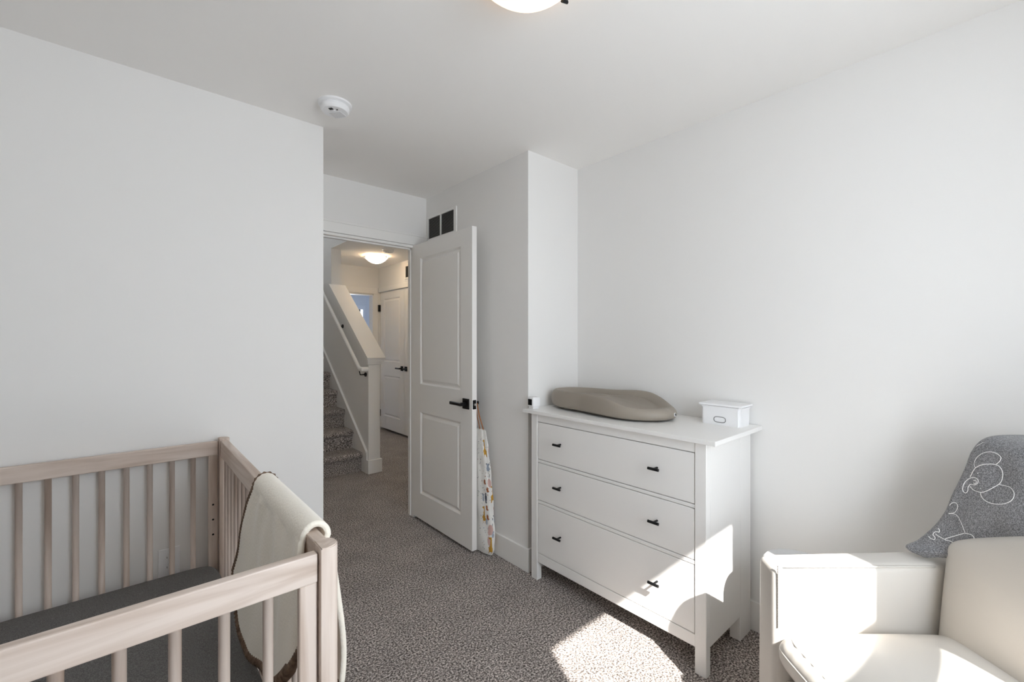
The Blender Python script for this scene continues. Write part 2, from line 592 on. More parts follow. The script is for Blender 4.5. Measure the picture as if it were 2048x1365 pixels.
# ------------------------------------------------------------------ panel doors
def leaf(bm, w, h, t, panels, M):
    """slab with moulded panels on both faces; local x = width, y = thickness, z = up"""
    tb = bmesh.new()
    xs = sorted({0, w} | {p[0] for p in panels} | {p[1] for p in panels})
    zs = sorted({0, h} | {p[2] for p in panels} | {p[3] for p in panels})
    for side, y in ((-1, 0.0), (1, t)):
        for i in range(len(xs) - 1):
            for j in range(len(zs) - 1):
                x0, x1, z0, z1 = xs[i], xs[i + 1], zs[j], zs[j + 1]
                is_p = any(abs(p[0] - x0) < 1e-6 and abs(p[1] - x1) < 1e-6 and abs(p[2] - z0) < 1e-6 and abs(p[3] - z1) < 1e-6 for p in panels)
                if not is_p:
                    tb.faces.new([tb.verts.new(c) for c in ((x0, y, z0), (x1, y, z0), (x1, y, z1), (x0, y, z1))])
                    continue
                rings = []
                for ins, dep in ((0, 0), (0.003, 0.003), (0.012, 0.012), (0.018, 0.012), (0.034, 0.003), (0.038, 0.0015)):
                    yy = y - side * dep
                    rings.append([tb.verts.new(c) for c in ((x0 + ins, yy, z0 + ins), (x1 - ins, yy, z0 + ins), (x1 - ins, yy, z1 - ins), (x0 + ins, yy, z1 - ins))])
                for A, B in zip(rings[:-1], rings[1:]):
                    for k in range(4):
                        tb.faces.new((A[k], A[(k + 1) % 4], B[(k + 1) % 4], B[k]))
                tb.faces.new(rings[-1])
    for (a, c) in (((0, 0), (w, 0)), ((w, 0), (w, h)), ((w, h), (0, h)), ((0, h), (0, 0))):
        tb.faces.new([tb.verts.new(q) for q in ((a[0], 0, a[1]), (c[0], 0, c[1]), (c[0], t, c[1]), (a[0], t, a[1]))])
    bmesh.ops.remove_doubles(tb, verts=tb.verts, dist=1e-5)
    merge(bm, tb, M)

def lever(root, M, side, direction):
    """black square rose with lever; local frame of the leaf, side -1/+1 = which face"""
    b = BM()
    y = 0 if side < 0 else None
    box(b, -0.033, 0.033, -0.009, 0.0, -0.033, 0.033, 0.0015, M=M)
    box(b, -0.011, 0.011, -0.045, -0.008, -0.011, 0.011, 0.003, M=M)
    box(b, *( (-0.115, 0.012) if direction < 0 else (-0.012, 0.115) ), -0.056, -0.042, -0.010, 0.010, 0.003, M=M)
    return obj('handle', b, BLACK, root)

# bedroom door, open ~92 degrees, hinged at the right jamb
hx, hy = 1.616, 2.985
fxp, fyp = 1.608, 2.212
L = math.hypot(fxp - hx, fyp - hy)
ux, uy = (fxp - hx) / L, (fyp - hy) / L             # along the width, from hinge to free edge
nx, ny = -uy, ux                                   # thickness direction (towards +X)
if nx < 0: nx, ny = -nx, -ny
Md = Matrix(((ux, nx, 0, hx), (uy, ny, 0, hy), (0, 0, 1, 0.022), (0, 0, 0, 1)))
d1 = thing('door_1', 'open white two panel bedroom door with black lever', 'door', (hx, hy, 0.0), kind='structure')
b = BM()
P2 = lambda w: [(0.118, w - 0.128, 0.19, 0.79), (0.118, w - 0.128, 0.995, 1.925)]
leaf(b, L, 2.032, 0.035, P2(L), Md)
obj('leaf', b, DOORP, d1)
Mh = Md @ Matrix.Translation((L - 0.062, 0.0, 0.915))
lever(d1, Mh, -1, -1)
Mh2 = Md @ Matrix.Translation((L - 0.062, 0.035, 0.915)) @ Matrix.Rotation(math.pi, 4, 'Z')
lever(d1, Mh2, 1, 1)
b = BM(); box(b, L - 0.0005, L + 0.002, 0.005, 0.030, 0.885, 0.943, 0.0008, M=Md)
lp = obj('latch_plate', b, BLACK, d1)
b = BM(); tube(b, [Md @ Vector((L, 0.0175, 0.915)), Md @ Vector((L + 0.010, 0.0175, 0.915))], 0.0075, 12)
obj('latch_bolt', b, STEEL, lp)
for hz in (0.22, 1.02, 1.80):
    b = BM(); tube(b, [(hx + 0.012, hy - 0.001, hz), (hx + 0.012, hy - 0.001, hz + 0.09)], 0.006, 8)
    obj('hinge', b, BLACK, d1)

# closet double doors in the hall
for n, (ya, yb, hs) in enumerate((((6.300, 5.542, 1)), ((5.538, 4.780, -1)))):
    d = thing('door_%d' % (n + 2), ('cream two panel closet door beside the hall end doorway' if n == 0 else 'cream closet door half hidden behind the bedroom door'), 'door', (2.87, ya, 0), kind='structure')
    Lc = abs(yb - ya)
    Mc = Matrix(((0, 1, 0, 2.868), (-1, 0, 0, ya), (0, 0, 1, 0.035), (0, 0, 0, 1)))
    b = BM(); leaf(b, Lc, 2.03, 0.035, P2(Lc), Mc)
    obj('leaf', b, DOORP, d)
    if n == 0:
        lever(d, Mc @ Matrix.Translation((Lc - 0.055, 0, 0.915)), -1, -1)
    else:
        lever(d, Mc @ Matrix.Translation((0.055, 0, 0.915)), -1, 1)
    if n == 0:
        for hz in (0.20, 1.78):
            b = BM(); box(b, 2.836, 2.868, 6.290, 6.318, hz, hz + 0.10)
            obj('hinge', b, BLACK, d)

# ------------------------------------------------------------------ return air vent on the alcove wall
v = thing('return_vent', 'white return air grille with dark louvers above the open door', 'vent', (1.737, 2.76, 2.2))
y0, y1, z0, z1 = 2.568, 2.962, 2.103, 2.287
b = BM()
box(b, 1.728, 1.737, y0, 2.60, z0, z1, 0.001); box(b, 1.728, 1.737, 2.948, y1, z0, z1, 0.001)
box(b, 1.728, 1.737, 2.60, 2.948, z0, 2.117, 0.001); box(b, 1.728, 1.737, 2.60, 2.948, 2.270, z1, 0.001)
box(b, 1.726, 1.737, 2.768, 2.778, 2.117, 2.270)
obj('frame', b, TRIM, v)
b = BM(); box(b, 1.7362, 1.7369, 2.60, 2.948, 2.117, 2.270)
obj('backing', b, DARKV, v)
SL = mat('louver_grey', (0.30, 0.29, 0.28), 0.5)
for (ya, yb) in ((2.60, 2.768), (2.778, 2.948)):
    for k in range(17):
        zz = 2.1215 + k * 0.009
        b = BM(); prism(b, [(1.7285, zz - 0.0022), (1.7355, zz + 0.0022), (1.7355, zz + 0.0032), (1.7285, zz - 0.0010)], 'y', ya, yb)
        obj('louver', b, SL, v)
v = thing('return_vent', 'small dark hall vent high beside the hall light', 'vent', (2.86, 5.4, 2.28))
b = BM()
for r_ in ((5.16, 5.185), (5.47, 5.495)): box(b, 2.85, 2.86, r_[0], r_[1], 2.185, 2.375)
box(b, 2.85, 2.86, 5.185, 5.47, 2.185, 2.205); box(b, 2.85, 2.86, 5.185, 5.47, 2.355, 2.375)
obj('frame', b, TRIM, v)
b = BM(); box(b, 2.857, 2.8595, 5.185, 5.47, 2.205, 2.355)
obj('backing', b, DARKV, v)

# ------------------------------------------------------------------ smoke detectors
def smoke(x, y, label, r=0.070, rot=0.0):
    t = thing('smoke_detector', label, 'smoke detector', (x, y, CH))
    b = BM(); lathe(b, [(r + 0.004, CH), (r + 0.004, CH - 0.008), (r - 0.004, CH - 0.012)], x, y, 48)
    obj('base', b, WHITEP, t, smooth='auto')
    b = BM(); lathe(b, [(r - 0.010, CH - 0.012), (r - 0.006, CH - 0.018), (r - 0.007, CH - 0.030), (r - 0.014, CH - 0.038), (0, CH - 0.040)], x, y, 48)
    bd = obj('body', b, WHITEP, t, smooth='auto')
    c, s = math.cos(rot), math.sin(rot)
    Mx = Matrix(((c, -s, 0, x), (s, c, 0, y), (0, 0, 1, CH - 0.040), (0, 0, 0, 1)))
    b = BM(); box(b, -0.002, 0.045, -0.030, 0.030, -0.0012, 0.002, 0.0006, M=Mx)
    obj('battery_cover', b, mat('plastic_shade', (0.72, 0.72, 0.73), 0.4), t)
    b = BM(); lathe(b, [(0.008, CH - 0.040), (0.008, CH - 0.0435), (0, CH - 0.0435)], x - 0.012 * c, y - 0.012 * s - 0.006, 20)
    obj('button', b, WHITEP, t)
    b = BM(); box(b, -0.040, -0.027, -0.012, 0.006, -0.001, 0.001, M=Mx)
    box(b, -0.022, -0.017, -0.028, -0.022, -0.001, 0.001, M=Mx)
    obj('slot', b, BLACK, t)
    return t
smoke(0.722, 2.075, 'round white smoke detector on the bedroom ceiling', rot=R(35))
smoke(2.345, 4.93, 'small smoke detector on the hall ceiling before the hall light', rot=R(10))

# ------------------------------------------------------------------ ceiling lights
def dome_light(x, y, label, strength, r=0.165, drop=0.095, a0=0.0):
    t = thing('ceiling_light', label, 'ceiling light', (x, y, CH))
    b = BM(); lathe(b, [(r * 0.90, CH), (r * 0.90, CH - 0.018), (r * 0.86, CH - 0.022)], x, y, 48)
    obj('pan', b, WHITEP, t, smooth='auto')
    b = BM()
    zr = CH - 0.026
    prof = [(r * 0.97, zr + 0.002), (r, zr)]
    for k in range(1, 15):
        q = 1 - k / 14
        prof.append((r * q, zr - (drop - 0.026) * (1 - q ** 2.2)))
    lathe(b, prof, x, y, 56, cap=False)
    obj('glass_bowl', b, emit_mat('lamp_glass_%d' % int(strength * 10), (1.0, 0.83, 0.60), strength), t, smooth='auto')
    for k in range(3):
        a = a0 + k * 2 * math.pi / 3
        ex, ey = math.cos(a), math.sin(a)
        b = BM()
        tube(b, [(x + ex * (r * 0.58), y + ey * (r * 0.58), CH - 0.015), (x + ex * (r + 0.012), y + ey * (r + 0.012), CH - 0.024), (x + ex * (r + 0.010), y + ey * (r + 0.010), zr - 0.010), (x + ex * (r - 0.012), y + ey * (r - 0.012), zr - 0.016)], 0.006, 8)
        obj('clip', b, BLACK, t)
    return t
dome_light(0.868, 0.922, 'glowing dome ceiling light at the top edge of the bedroom', 0.62, r=0.160, drop=0.108, a0=R(0))
dome_light(1.75, 3.72, 'added unseen dome light brightening the hall just outside the bedroom door', 5.0, r=0.145, drop=0.10)  # added fill lamp, hidden by the door header, brightens the near hall
dome_light(2.40, 5.40, 'glowing dome ceiling light over the hall', 6.5, r=0.145, drop=0.105, a0=R(60))

# ------------------------------------------------------------------ wall outlet behind the crib
t = thing('wall_outlet', 'white duplex outlet low on the wall seen through the crib', 'outlet', (0.127, 2.34, 0.405))
b = BM(); box(b, 0.091, 0.163, 2.3345, 2.34, 0.345, 0.462, 0.0015)
obj('cover_plate', b, WHITEP, t)
for zc in (0.424, 0.383):
    b = BM(); tube(b, [(0.127, 2.335, zc), (0.127, 2.3315, zc)], 0.0165, 24)
    rc = obj('receptacle', b, WHITEP, t)
    b = BM()
    box(b, 0.119, 0.1205, 2.3310, 2.332, zc - 0.002, zc + 0.006); box(b, 0.1335, 0.135, 2.3310, 2.332, zc - 0.002, zc + 0.006)
    obj('slot', b, BLACK, rc)

# ------------------------------------------------------------------ crib
CX0, CX1, CY0, CY1 = -0.425, 0.297, 0.945, 2.315       # inner faces of the corner posts / rail faces
RT, RB = 0.895, 0.835
crib = thing('crib', 'pale washed wood crib with round spindles in the near corner', 'crib', (-0.06, 1.63, 0))
def post(x, y, sx, sy):
    """D shaped corner post, rounded outwards; (x,y) inner corner, sx/sy outward signs"""
    b = BM()
    pr = []
    wx, wy = 0.040, 0.052
    pr.append((0, 0)); pr.append((wx * 0.35, 0))
    for k in range(9):
        a = R(-90 + 180 * k / 8)
        pr.append((wx * 0.45 + wx * 0.55 * math.cos(a), wy / 2 + wy / 2 * math.sin(a)))
    pr.append((0, wy))
    prism(b, [(x + sx * px_, y + sy * (py_ - 0.0)) for px_, py_ in pr], 'z', 0.0, RT + 0.012)
    bmesh.ops.bevel(b, geom=[e for e in b.edges if abs(e.verts[0].co.z - e.verts[1].co.z) < 1e-6 and e.verts[0].co.z > .5], offset=0.002, segments=2, affect='EDGES')
    return obj('post', b, wood('z'), crib, smooth='auto')
post(CX1, CY0 - 0.012, 1, 1); post(CX1, CY1 + 0.005, 1, -1)
post(CX0, CY0 - 0.012, -1, 1); post(CX0, CY1 + 0.005, -1, -1)
for (yy, sgn) in ((CY0, 1), (CY1, -1)):
    b = BM(); box(b, CX0 + 0.002, CX1 - 0.003, yy, yy + sgn * 0.022, RB, RT, 0.003, 2)
    obj('end_rail', b, wood('x'), crib)
    b = BM(); box(b, CX0 + 0.002, CX1 - 0.003, yy, yy + sgn * 0.022, 0.17, 0.24, 0.003, 2)
    obj('end_rail', b, wood('x'), crib)
    for xa in (CX0 + 0.004, CX1 - 0.038):
        b = BM(); box(b, xa, xa + 0.034, yy + sgn * 0.002, yy + sgn * 0.020, 0.24, RB, 0.002, 1)
        s_ = obj('stile', b, wood('z'), crib)
        for hz in (0.62, 0.555, 0.49):
            b = BM()
            tube(b, [(xa + 0.017, yy + sgn * 0.0195, hz), (xa + 0.017, yy + sgn * 0.0206, hz)], 0.0042, 12)
            obj('screw_hole', b, BLACK, s_)
def spindle_mesh(h0, h1, r=0.0095):
    b = BM(); tube(b, [(0, 0, h0), (0, 0, h1)], r, 16)
    for f in b.faces: f.smooth = len(f.verts) == 4
    me = bpy.data.meshes.new('spindle'); b.to_mesh(me); b.free(); me.materials.append(wood('z'))
    return me
spm = spindle_mesh(0.235, RB + 0.005)
def spindle(x, y):
    o = bpy.data.objects.new('spindle', spm)
    COL.objects.link(o); o.parent = crib
    o.location = Vector((x, y, 0)) - worg(crib)
for k in range(8):
    spindle(0.206 - 0.0712 * k, CY1 - 0.011)
    spindle(0.204 - 0.0720 * k, CY0 + 0.011)
ny_ = 17
for sx_, xr in ((1, CX1), (-1, CX0)):
    b = BM(); box(b, xr + sx_ * 0.003, xr + sx_ * 0.031, CY0 + 0.040, CY1 - 0.047, RB - 0.004, RT + 0.006, 0.003, 2)
    obj('side_rail', b, wood('y'), crib)
    b = BM(); box(b, xr + sx_ * 0.003, xr + sx_ * 0.031, CY0 + 0.040, CY1 - 0.047, 0.17, 0.24, 0.003, 2)
    obj('side_rail', b, wood('y'), crib)
    for k in range(17):
        spindle(xr + sx_ * 0.017, 2.205 - 0.0733 * k)
b = BM()
for k in range(4): box(b, CX0 + 0.02, CX1 - 0.02, 1.15 + k * 0.3, 1.20 + k * 0.3, 0.235, 0.25)
box(b, CX0 + 0.01, CX0 + 0.04, CY0 + 0.05, CY1 - 0.05, 0.225, 0.255); box(b, CX1 - 0.04, CX1 - 0.01, CY0 + 0.05, CY1 - 0.05, 0.225, 0.255)
obj('mattress_support', b, BLACK, crib)

# mattress
def pillow(bm, cx, cy, cz, a, b_, c, n=26, p=6.0, q=2.6, crown=0.0, M=None, disp=None):
    """soft box: half sizes a,b,c; superellipse footprint p, edge roundness q"""
    t = bmesh.new()
    bmesh.ops.create_cube(t, size=2)
    bmesh.ops.subdivide_edges(t, edges=t.edges[:], cuts=n, use_grid_fill=True)
    for v in t.verts:
        x, y, z = v.co
        l = (abs(x) ** p + abs(y) ** p + abs(z) ** q) if False else None
        # push cube point to superellipsoid |x|^p+|y|^p (footprint) and |z|^q (profile)
        rxy = (abs(x) ** p + abs(y) ** p)
        k = (rxy + 1e-12) ** (q / p) + abs(z) ** q
        s = k ** (-1.0 / q)
        X, Y, Z = x * s, y * s, z * s
        cr = crown * (1 - min(1, abs(X)) ** 2) * (1 - min(1, abs(Y)) ** 2)
        X, Y, Z = X * a, Y * b_, Z * c + (cr if Z > 0 else 0)
        if disp:
            X, Y, Z = disp(X, Y, Z)
        v.co = (cx + X, cy + Y, cz + Z)
    for f in t.faces: f.smooth = True
    merge(bm, t, M)
    return bm
b = BM(); pillow(b, (CX0 + CX1) / 2, (CY0 + CY1) / 2, 0.332, (CX1 - CX0) / 2 - 0.008, (CY1 - CY0) / 2 - 0.024, 0.068, n=30, p=14, q=4.5)
o = obj('crib_mattress', b, SHEET, None, smooth=True, origin=(-0.06, 1.63, 0.258))
tag(o, 'crib mattress under a heathered dark grey fitted sheet', 'mattress')

# ------------------------------------------------------------------ fleece throw over the crib side rail
def throw_pt(u, v):
    """u: 0 outer hem .. 1 inner hem; v: 0 near (small Y) .. 1 far"""
    yt = lerp(1.045, 1.535, v)
    xr = CX1 + 0.017                         # rail centre line
    # inner hem
    yi = curve1([(0, .985), (.15, 1.05), (.35, 1.20), (.55, 1.36), (.75, 1.50), (.9, 1.62), (1, 1.70)], v)
    zi = curve1([(0, .73), (.15, .62), (.35, .49), (.55, .43), (.75, .418), (.9, .45), (1, .57)], v)
    yo = lerp(1.075, 1.62, v); zo = curve1([(0, .50), (.3, .46), (.7, .46), (1, .56)], v)
    zt = 0.917
    if u < 0.42:
        t = u / 0.42
        y = lerp(yo, yt, t); z = lerp(zo, 0.885, t)
        x = xr + 0.034 + 0.075 * (1 - t) ** 0.8 * (0.6 + 0.4 * math.sin(v * 5 + 1)) * (0.55 + 0.45 * t) + 0.010 * wob(v * 9, t * 2)
    elif u < 0.58:
        t = (u - 0.42) / 0.16
        a = math.pi * t
        x = xr + 0.0275 * math.cos(a) + 0.0065; z = 0.885 + (zt - 0.885) * math.sin(a)
        y = yt
    else:
        t = (u - 0.58) / 0.42
        y = lerp(yt, yi, t ** 0.9); z = lerp(0.885, zi, t)
        x = xr - 0.021 - 0.004 * sstep(0, .2, t) - sstep(0, .3, v) * (0.016 * t + 0.010 * math.sin(v * 8 + 0.6) * t) - 0.005 * wob(v * 11, t * 3)
    return Vector((x, y, z))
tw = thing('throw_blanket', 'cream fleece throw with dark brown edging hung over the crib side', 'throw blanket', (0.31, 1.3, 0.9))
b = BM(); gridmesh(b, throw_pt, 120, 70)
o = obj('fleece', b, SHERPA, tw, smooth=True)
md = o.modifiers.new('thick', 'SOLIDIFY'); md.thickness = 0.013; md.offset = 0.0
b = BM()
loop = [throw_pt(i / 90, 1.0) for i in range(91)] + [throw_pt(1.0, 1 - j / 50) for j in range(1, 51)] + [throw_pt(1 - i / 90, 0.0) for i in range(1, 6)]
rr = [0.0095 + 0.0022 * (1 if (k % 2) else -1) for k in range(len(loop))]
# resample for regular ridges
res = [loop[0]]
acc = 0.0
for a_, c_ in zip(loop[:-1], loop[1:]):
    L_ = (c_ - a_).length
    d_ = 0.0
    while acc + (L_ - d_) >= 0.006:
        d_ += 0.006 - acc
        acc = 0.0
        res.append(a_.lerp(c_, d_ / L_))
    acc += L_ - d_
rr = [(0.0092 + (0.0022 if k % 2 else -0.0012)) * (1.35 if p_.z < 0.60 and p_.y < 1.66 else 1.0) for k, p_ in enumerate(res)]
tube(b, res, rr, 8)
loop2 = [throw_pt(0.0, j / 60) for j in range(61)]
tube(b, loop2, 0.009, 8)
obj('corded_edge', b, CORD, tw, smooth=True, label='dark brown ribbed edge')

# ------------------------------------------------------------------ dresser
DT = 0.948
ds = thing('dresser', 'white three drawer chest with black bar knobs against the wall', 'dresser', (1.93, 1.29, 0))
b = BM(); box(b, 1.688, 2.172, 0.745, 1.834, 0.929, DT, 0.002, 2)
obj('top', b, FURN, ds)
XF, XB, YA, YB = 1.710, 2.155, 0.790, 1.786
for (x0, x1) in ((XF, XF + 0.036), (XB - 0.115, XB)):
    for (ya, yb) in ((YA, YA + 0.047), (YB - 0.047, YB)):
        b = BM(); box(b, x0, x1, ya, yb, 0.0, 0.929, 0.002)
        obj('leg', b, FURN, ds)
for (ya, yb) in ((YA + 0.0003, YA + 0.018), (YB - 0.018, YB - 0.0003)):
    b = BM(); box(b, XF + 0.036, XB - 0.115, ya, yb, 0.112, 0.929)
    obj('side_panel', b, FURN, ds)
b = BM(); box(b, XB - 0.012, XB - 0.004, YA + 0.04, YB - 0.04, 0.112, 0.929)
obj('back_panel', b, FURN, ds)
YI0, YI1 = YA + 0.047, YB - 0.047
for (za, zb) in ((0.886, 0.929), (0.661, 0.675), (0.434, 0.449), (0.103, 0.153)):
    b = BM(); box(b, XF + 0.0025, XF + 0.030, YI0, YI1, za, zb, 0.001)
    obj('rail', b, FURN, ds)
b = BM(); box(b, XF + 0.03, XB - 0.02, YI0, YI1, 0.150, 0.158)
obj('bottom_panel', b, FURN, ds)
for (za, zb, kz) in ((0.6785, 0.8825, 0.788), (0.4525, 0.6575, 0.560), (0.1565, 0.4305, 0.297)):
    b = BM(); box(b, XF + 0.003, XF + 0.022, YI0 + 0.003, YI1 - 0.003, za, zb, 0.0015)
    box(b, XF + 0.022, XB - 0.05, YI0 + 0.02, YI0 + 0.032, za + 0.01, zb - 0.03); box(b, XF + 0.022, XB - 0.05, YI1 - 0.032, YI1 - 0.02, za + 0.01, zb - 0.03)
    dr = obj('drawer', b, FURN, ds)
    for yk in (1.005, 1.566):
        b = BM()
        tube(b, [(XF + 0.004, yk, kz), (XF - 0.028, yk, kz)], 0.0046, 12)
        tube(b, [(XF - 0.030, yk - 0.025, kz), (XF - 0.030, yk + 0.025, kz)], 0.0062, 14)
        obj('knob', b, BLACK, dr, smooth='auto')

# ------------------------------------------------------------------ changing pad
cp = thing('changing_pad', 'taupe moulded peanut shaped changing pad on the dresser', 'changing pad', (1.955, 1.44, DT))
def pad_outline(th):
    c, s = math.cos(th), math.sin(th)
    y = 1.442 + 0.378 * math.copysign(abs(c) ** 0.82, c)
    w = curve1([(1.05, .175), (1.22, .192), (1.40, .172), (1.53, .152), (1.68, .160), (1.84, .16)], y)
    x = 1.958 + w * math.copysign(abs(s) ** 0.80, s)
    return x, y
def crest(th):
    x, y = pad_outline(th)
    if x < 1.958:
        h = curve1([(1.06, .064), (1.14, .065), (1.22, .074), (1.31, .098), (1.40, .108), (1.84, .109)], y)
    else:
        h = curve1([(1.06, .060), (1.12, .068), (1.20, .095), (1.27, .112), (1.36, .116), (1.50, .110), (1.84, .108)], y)
    return h
prof = [(0.88, 0.0), (0.93, 0.03), (0.975, 0.16), (1.0, 0.42), (0.992, 0.66), (0.962, 0.87), (0.925, 0.975), (0.89, 1.0), (0.85, 0.965), (0.77, 0.9), (0.71, 0.83), (0.64, 0.62), (0.52, 0.44), (0.36, 0.33), (0.18, 0.29), (0.0, 0.28)]
b = BM()
NT = 110
rings = []
for i in range(NT):
    th = 2 * math.pi * i / NT
    ox, oy = pad_outline(th)
    h = crest(th)
    ring = []
    for (rho, zf) in prof[:-1]:
        fr = sstep(0.15, 0.75, rho)
        inner = 0.036 + 0.016 * (rho / 0.75) ** 2
        z = zf * h if rho > 0.88 else lerp(0.022, h, max(0.0, min(1.0, (rho - 0.58) / 0.31)) ** 1.25)
        ring.append(b.verts.new((1.958 + (ox - 1.958) * rho, 1.442 + (oy - 1.442) * rho, DT + z)))
    rings.append(ring)
cv = b.verts.new((1.958, 1.442, DT + 0.034))
for i in range(NT):
    A, B = rings[i], rings[(i + 1) % NT]
    for k in range(len(A) - 1): b.faces.new((A[k], B[k], B[k + 1], A[k + 1]))
    b.faces.new((A[-1], B[-1], cv))
b.faces.new([r_[0] for r_ in rings])
bmesh.ops.recalc_face_normals(b, faces=b.faces)
pb = BVHTree.FromBMesh(b)
dr_ = Vector((math.sin(ANG) + (1350 - 1024) / 874 * math.cos(ANG), math.cos(ANG) - (1350 - 1024) / 874 * math.sin(ANG), -(829.5 - 682) / 874)).normalized()
h_ = pb.ray_cast(Vector((0, 0, 1.335)), dr_)
PADHIT = (h_[0], h_[1]) if h_[0] is not None else (Vector((1.95, 1.06, DT + .03)), Vector((-.4, -1, .1)).normalized())
if PADHIT[1].dot(dr_) > 0: PADHIT = (PADHIT[0], -PADHIT[1])
print('PADHIT', PADHIT)
obj('pad_shell', b, TAUPE, cp, smooth=True, sub=1)
b = BM()
gp, gn = PADHIT
tube(b, [gp - gn * 0.01, gp + gn * 0.003], 0.0088, 20)
g_ = obj('vent_grommet', b, WHITEP, cp, label='white ringed black vent hole')
b = BM(); tube(b, [gp, gp + gn * 0.0036], 0.0062, 20)
obj('hole', b, BLACK, g_)

# ------------------------------------------------------------------ wipes box
wb = thing('wipes_box', 'small white lidded box with oval label recess at dresser end', 'box', (2.10, 0.88, DT))
b = BM()
x0, x1, y0, y1 = 2.043, 2.155, 0.793, 0.968
z0, z1 = DT, DT + 0.086
vs = []
for (z, g) in ((z0, 0.0), (z1 - 0.012, 0.001), (z1, 0.008)):
    vs.append([b.verts.new(c) for c in ((x0 - g, y0 - g, z), (x1 + g, y0 - g, z), (x1 + g, y1 + g, z), (x0 - g, y1 + g, z))])
b.faces.new(vs[0])
b.faces.new(vs[-1][::-1])
for A, B in zip(vs[:-1], vs[1:]):
    for k in range(4): b.faces.new((A[k], A[(k + 1) % 4], B[(k + 1) % 4], B[k]))
bmesh.ops.bevel(b, geom=[e for e in b.edges if abs(e.verts[0].co.z - e.verts[1].co.z) > 0.005], offset=0.010, segments=3, affect='EDGES')
obj('box_body', b, WHITEP, wb, smooth='auto')
b = BM(); box(b, x0 - 0.010, x1 + 0.010, y0 - 0.010, y1 + 0.010, z1 + 0.001, z1 + 0.011, 0.004, 2)
obj('lid', b, WHITEP, wb)
b = BM()
pl = []
for k in range(40):
    a = 2 * math.pi * k / 40
    pl.append((x0 - 0.0005, 0.882 + math.copysign(abs(math.cos(a)) ** .55, math.cos(a)) * 0.026, DT + 0.025 + math.copysign(abs(math.sin(a)) ** .7, math.sin(a)) * 0.0125))
tube(b, pl, 0.0016, 6, closed=True)
obj('oval_ring', b, mat('grey_plastic', (0.16, 0.16, 0.16), 0.5), wb)

# ------------------------------------------------------------------ small camera cube
nc = thing('nursery_camera', 'tiny white cube camera with black face on the dresser corner', 'camera', (1.757, 1.80, DT))
Mc = Matrix.Translation((1.747, 1.803, DT + 0.0075)) @ Matrix.Rotation(R(-6), 4, 'Z') @ Matrix.Scale(1.32, 4)
b = BM(); box(b, -0.021, 0.021, -0.021, 0.021, 0.003, 0.045, 0.006, 3, M=Mc)
obj('housing', b, WHITEP, nc, smooth='auto')
b = BM(); box(b, -0.0225, -0.0205, -0.0130, 0.0130, 0.0105, 0.0365, 0.0008, 1, M=Mc)
obj('lens_face', b, BLACK, nc)
b = BM(); box(b, -0.016, 0.016, -0.016, 0.016, -0.006, 0.004, 0.002, 2, M=Mc)
obj('foot', b, WHITEP, nc)

# ------------------------------------------------------------------ round side table behind the armchair
t = thing('side_table', 'round pale grey side table peeking out behind the armchair arm', 'side table', (1.866, 0.518, 0))
GT = mat('table_grey', (0.60, 0.60, 0.60), 0.5)
b = BM(); lathe(b, [(0.112, 0.488), (0.118, 0.493), (0.118, 0.507), (0.113, 0.512), (0, 0.512)], 1.868, 0.514, 56)
obj('table_top', b, GT, t, smooth='auto')
b = BM(); lathe(b, [(0.016, 0.02), (0.016, 0.49)], 1.866, 0.518, 20)
obj('column', b, GT, t, smooth='auto')
b = BM(); lathe(b, [(0.10, 0.0), (0.10, 0.012), (0.09, 0.02), (0, 0.022)], 1.866, 0.518, 40)
obj('base', b, GT, t, smooth='auto')

# ------------------------------------------------------------------ armchair (axes: s = to its back, d = towards the dresser side arm)
ca, sa = math.cos(ANG), math.sin(ANG)
MC = Matrix(((ca, sa, 0, 0), (-sa, ca, 0, 0), (0, 0, 1, 0), (0, 0, 0, 1)))      # (s, d, z) -> world
ch = thing('armchair', 'white leather armchair standing diagonally by the window', 'armchair', tuple(MC @ Vector((1.2, 1.04, 0))))
AT = 0.660
def armmesh(d0, d1):
    t = bmesh.new()
    box(t, 0.805, 1.63, d0, d1, 0.06, AT)
    # round: top front strongly, all edges softly
    bmesh.ops.bevel(t, geom=t.edges[:], offset=0.024, segments=5, affect='EDGES', profile=0.5)
    # slight puff and drop at the top front
    for v_ in t.verts:
        if v_.co.z > 0.6:
            v_.co.z -= 0.020 * (1 - sstep(0.80, 0.93, v_.co.x))
            v_.co.z += 0.003 * math.sin(v_.co.x * 14)
        if v_.co.z < 0.5: v_.co.x += -0.004
    b = BM(); merge(b, t, MC)
    return b
far = obj('arm', armmesh(1.336, 1.436), LEATHER, ch, smooth='auto')
obj('arm', armmesh(0.655, 0.758), LEATHER, ch, smooth='auto')
b = BM()
for k in range(40):
    z = 0.455 + k * 0.0048
    p0 = MC @ Vector((0.814, 1.3392, z)); p1 = MC @ Vector((0.814, 1.3392, z + 0.0030))
    tube(b, [p0, p1], 0.0015, 5)
obj('stitching', b, mat('grey_thread', (0.06, 0.05, 0.04), 0.8), far)
b = BM(); tube(b, [MC @ Vector((0.835 + 0.02 * k, 1.3375, AT - 0.0165)) for k in range(24)], 0.0024, 6)
obj('piping', b, LEATHER, far, smooth=True)

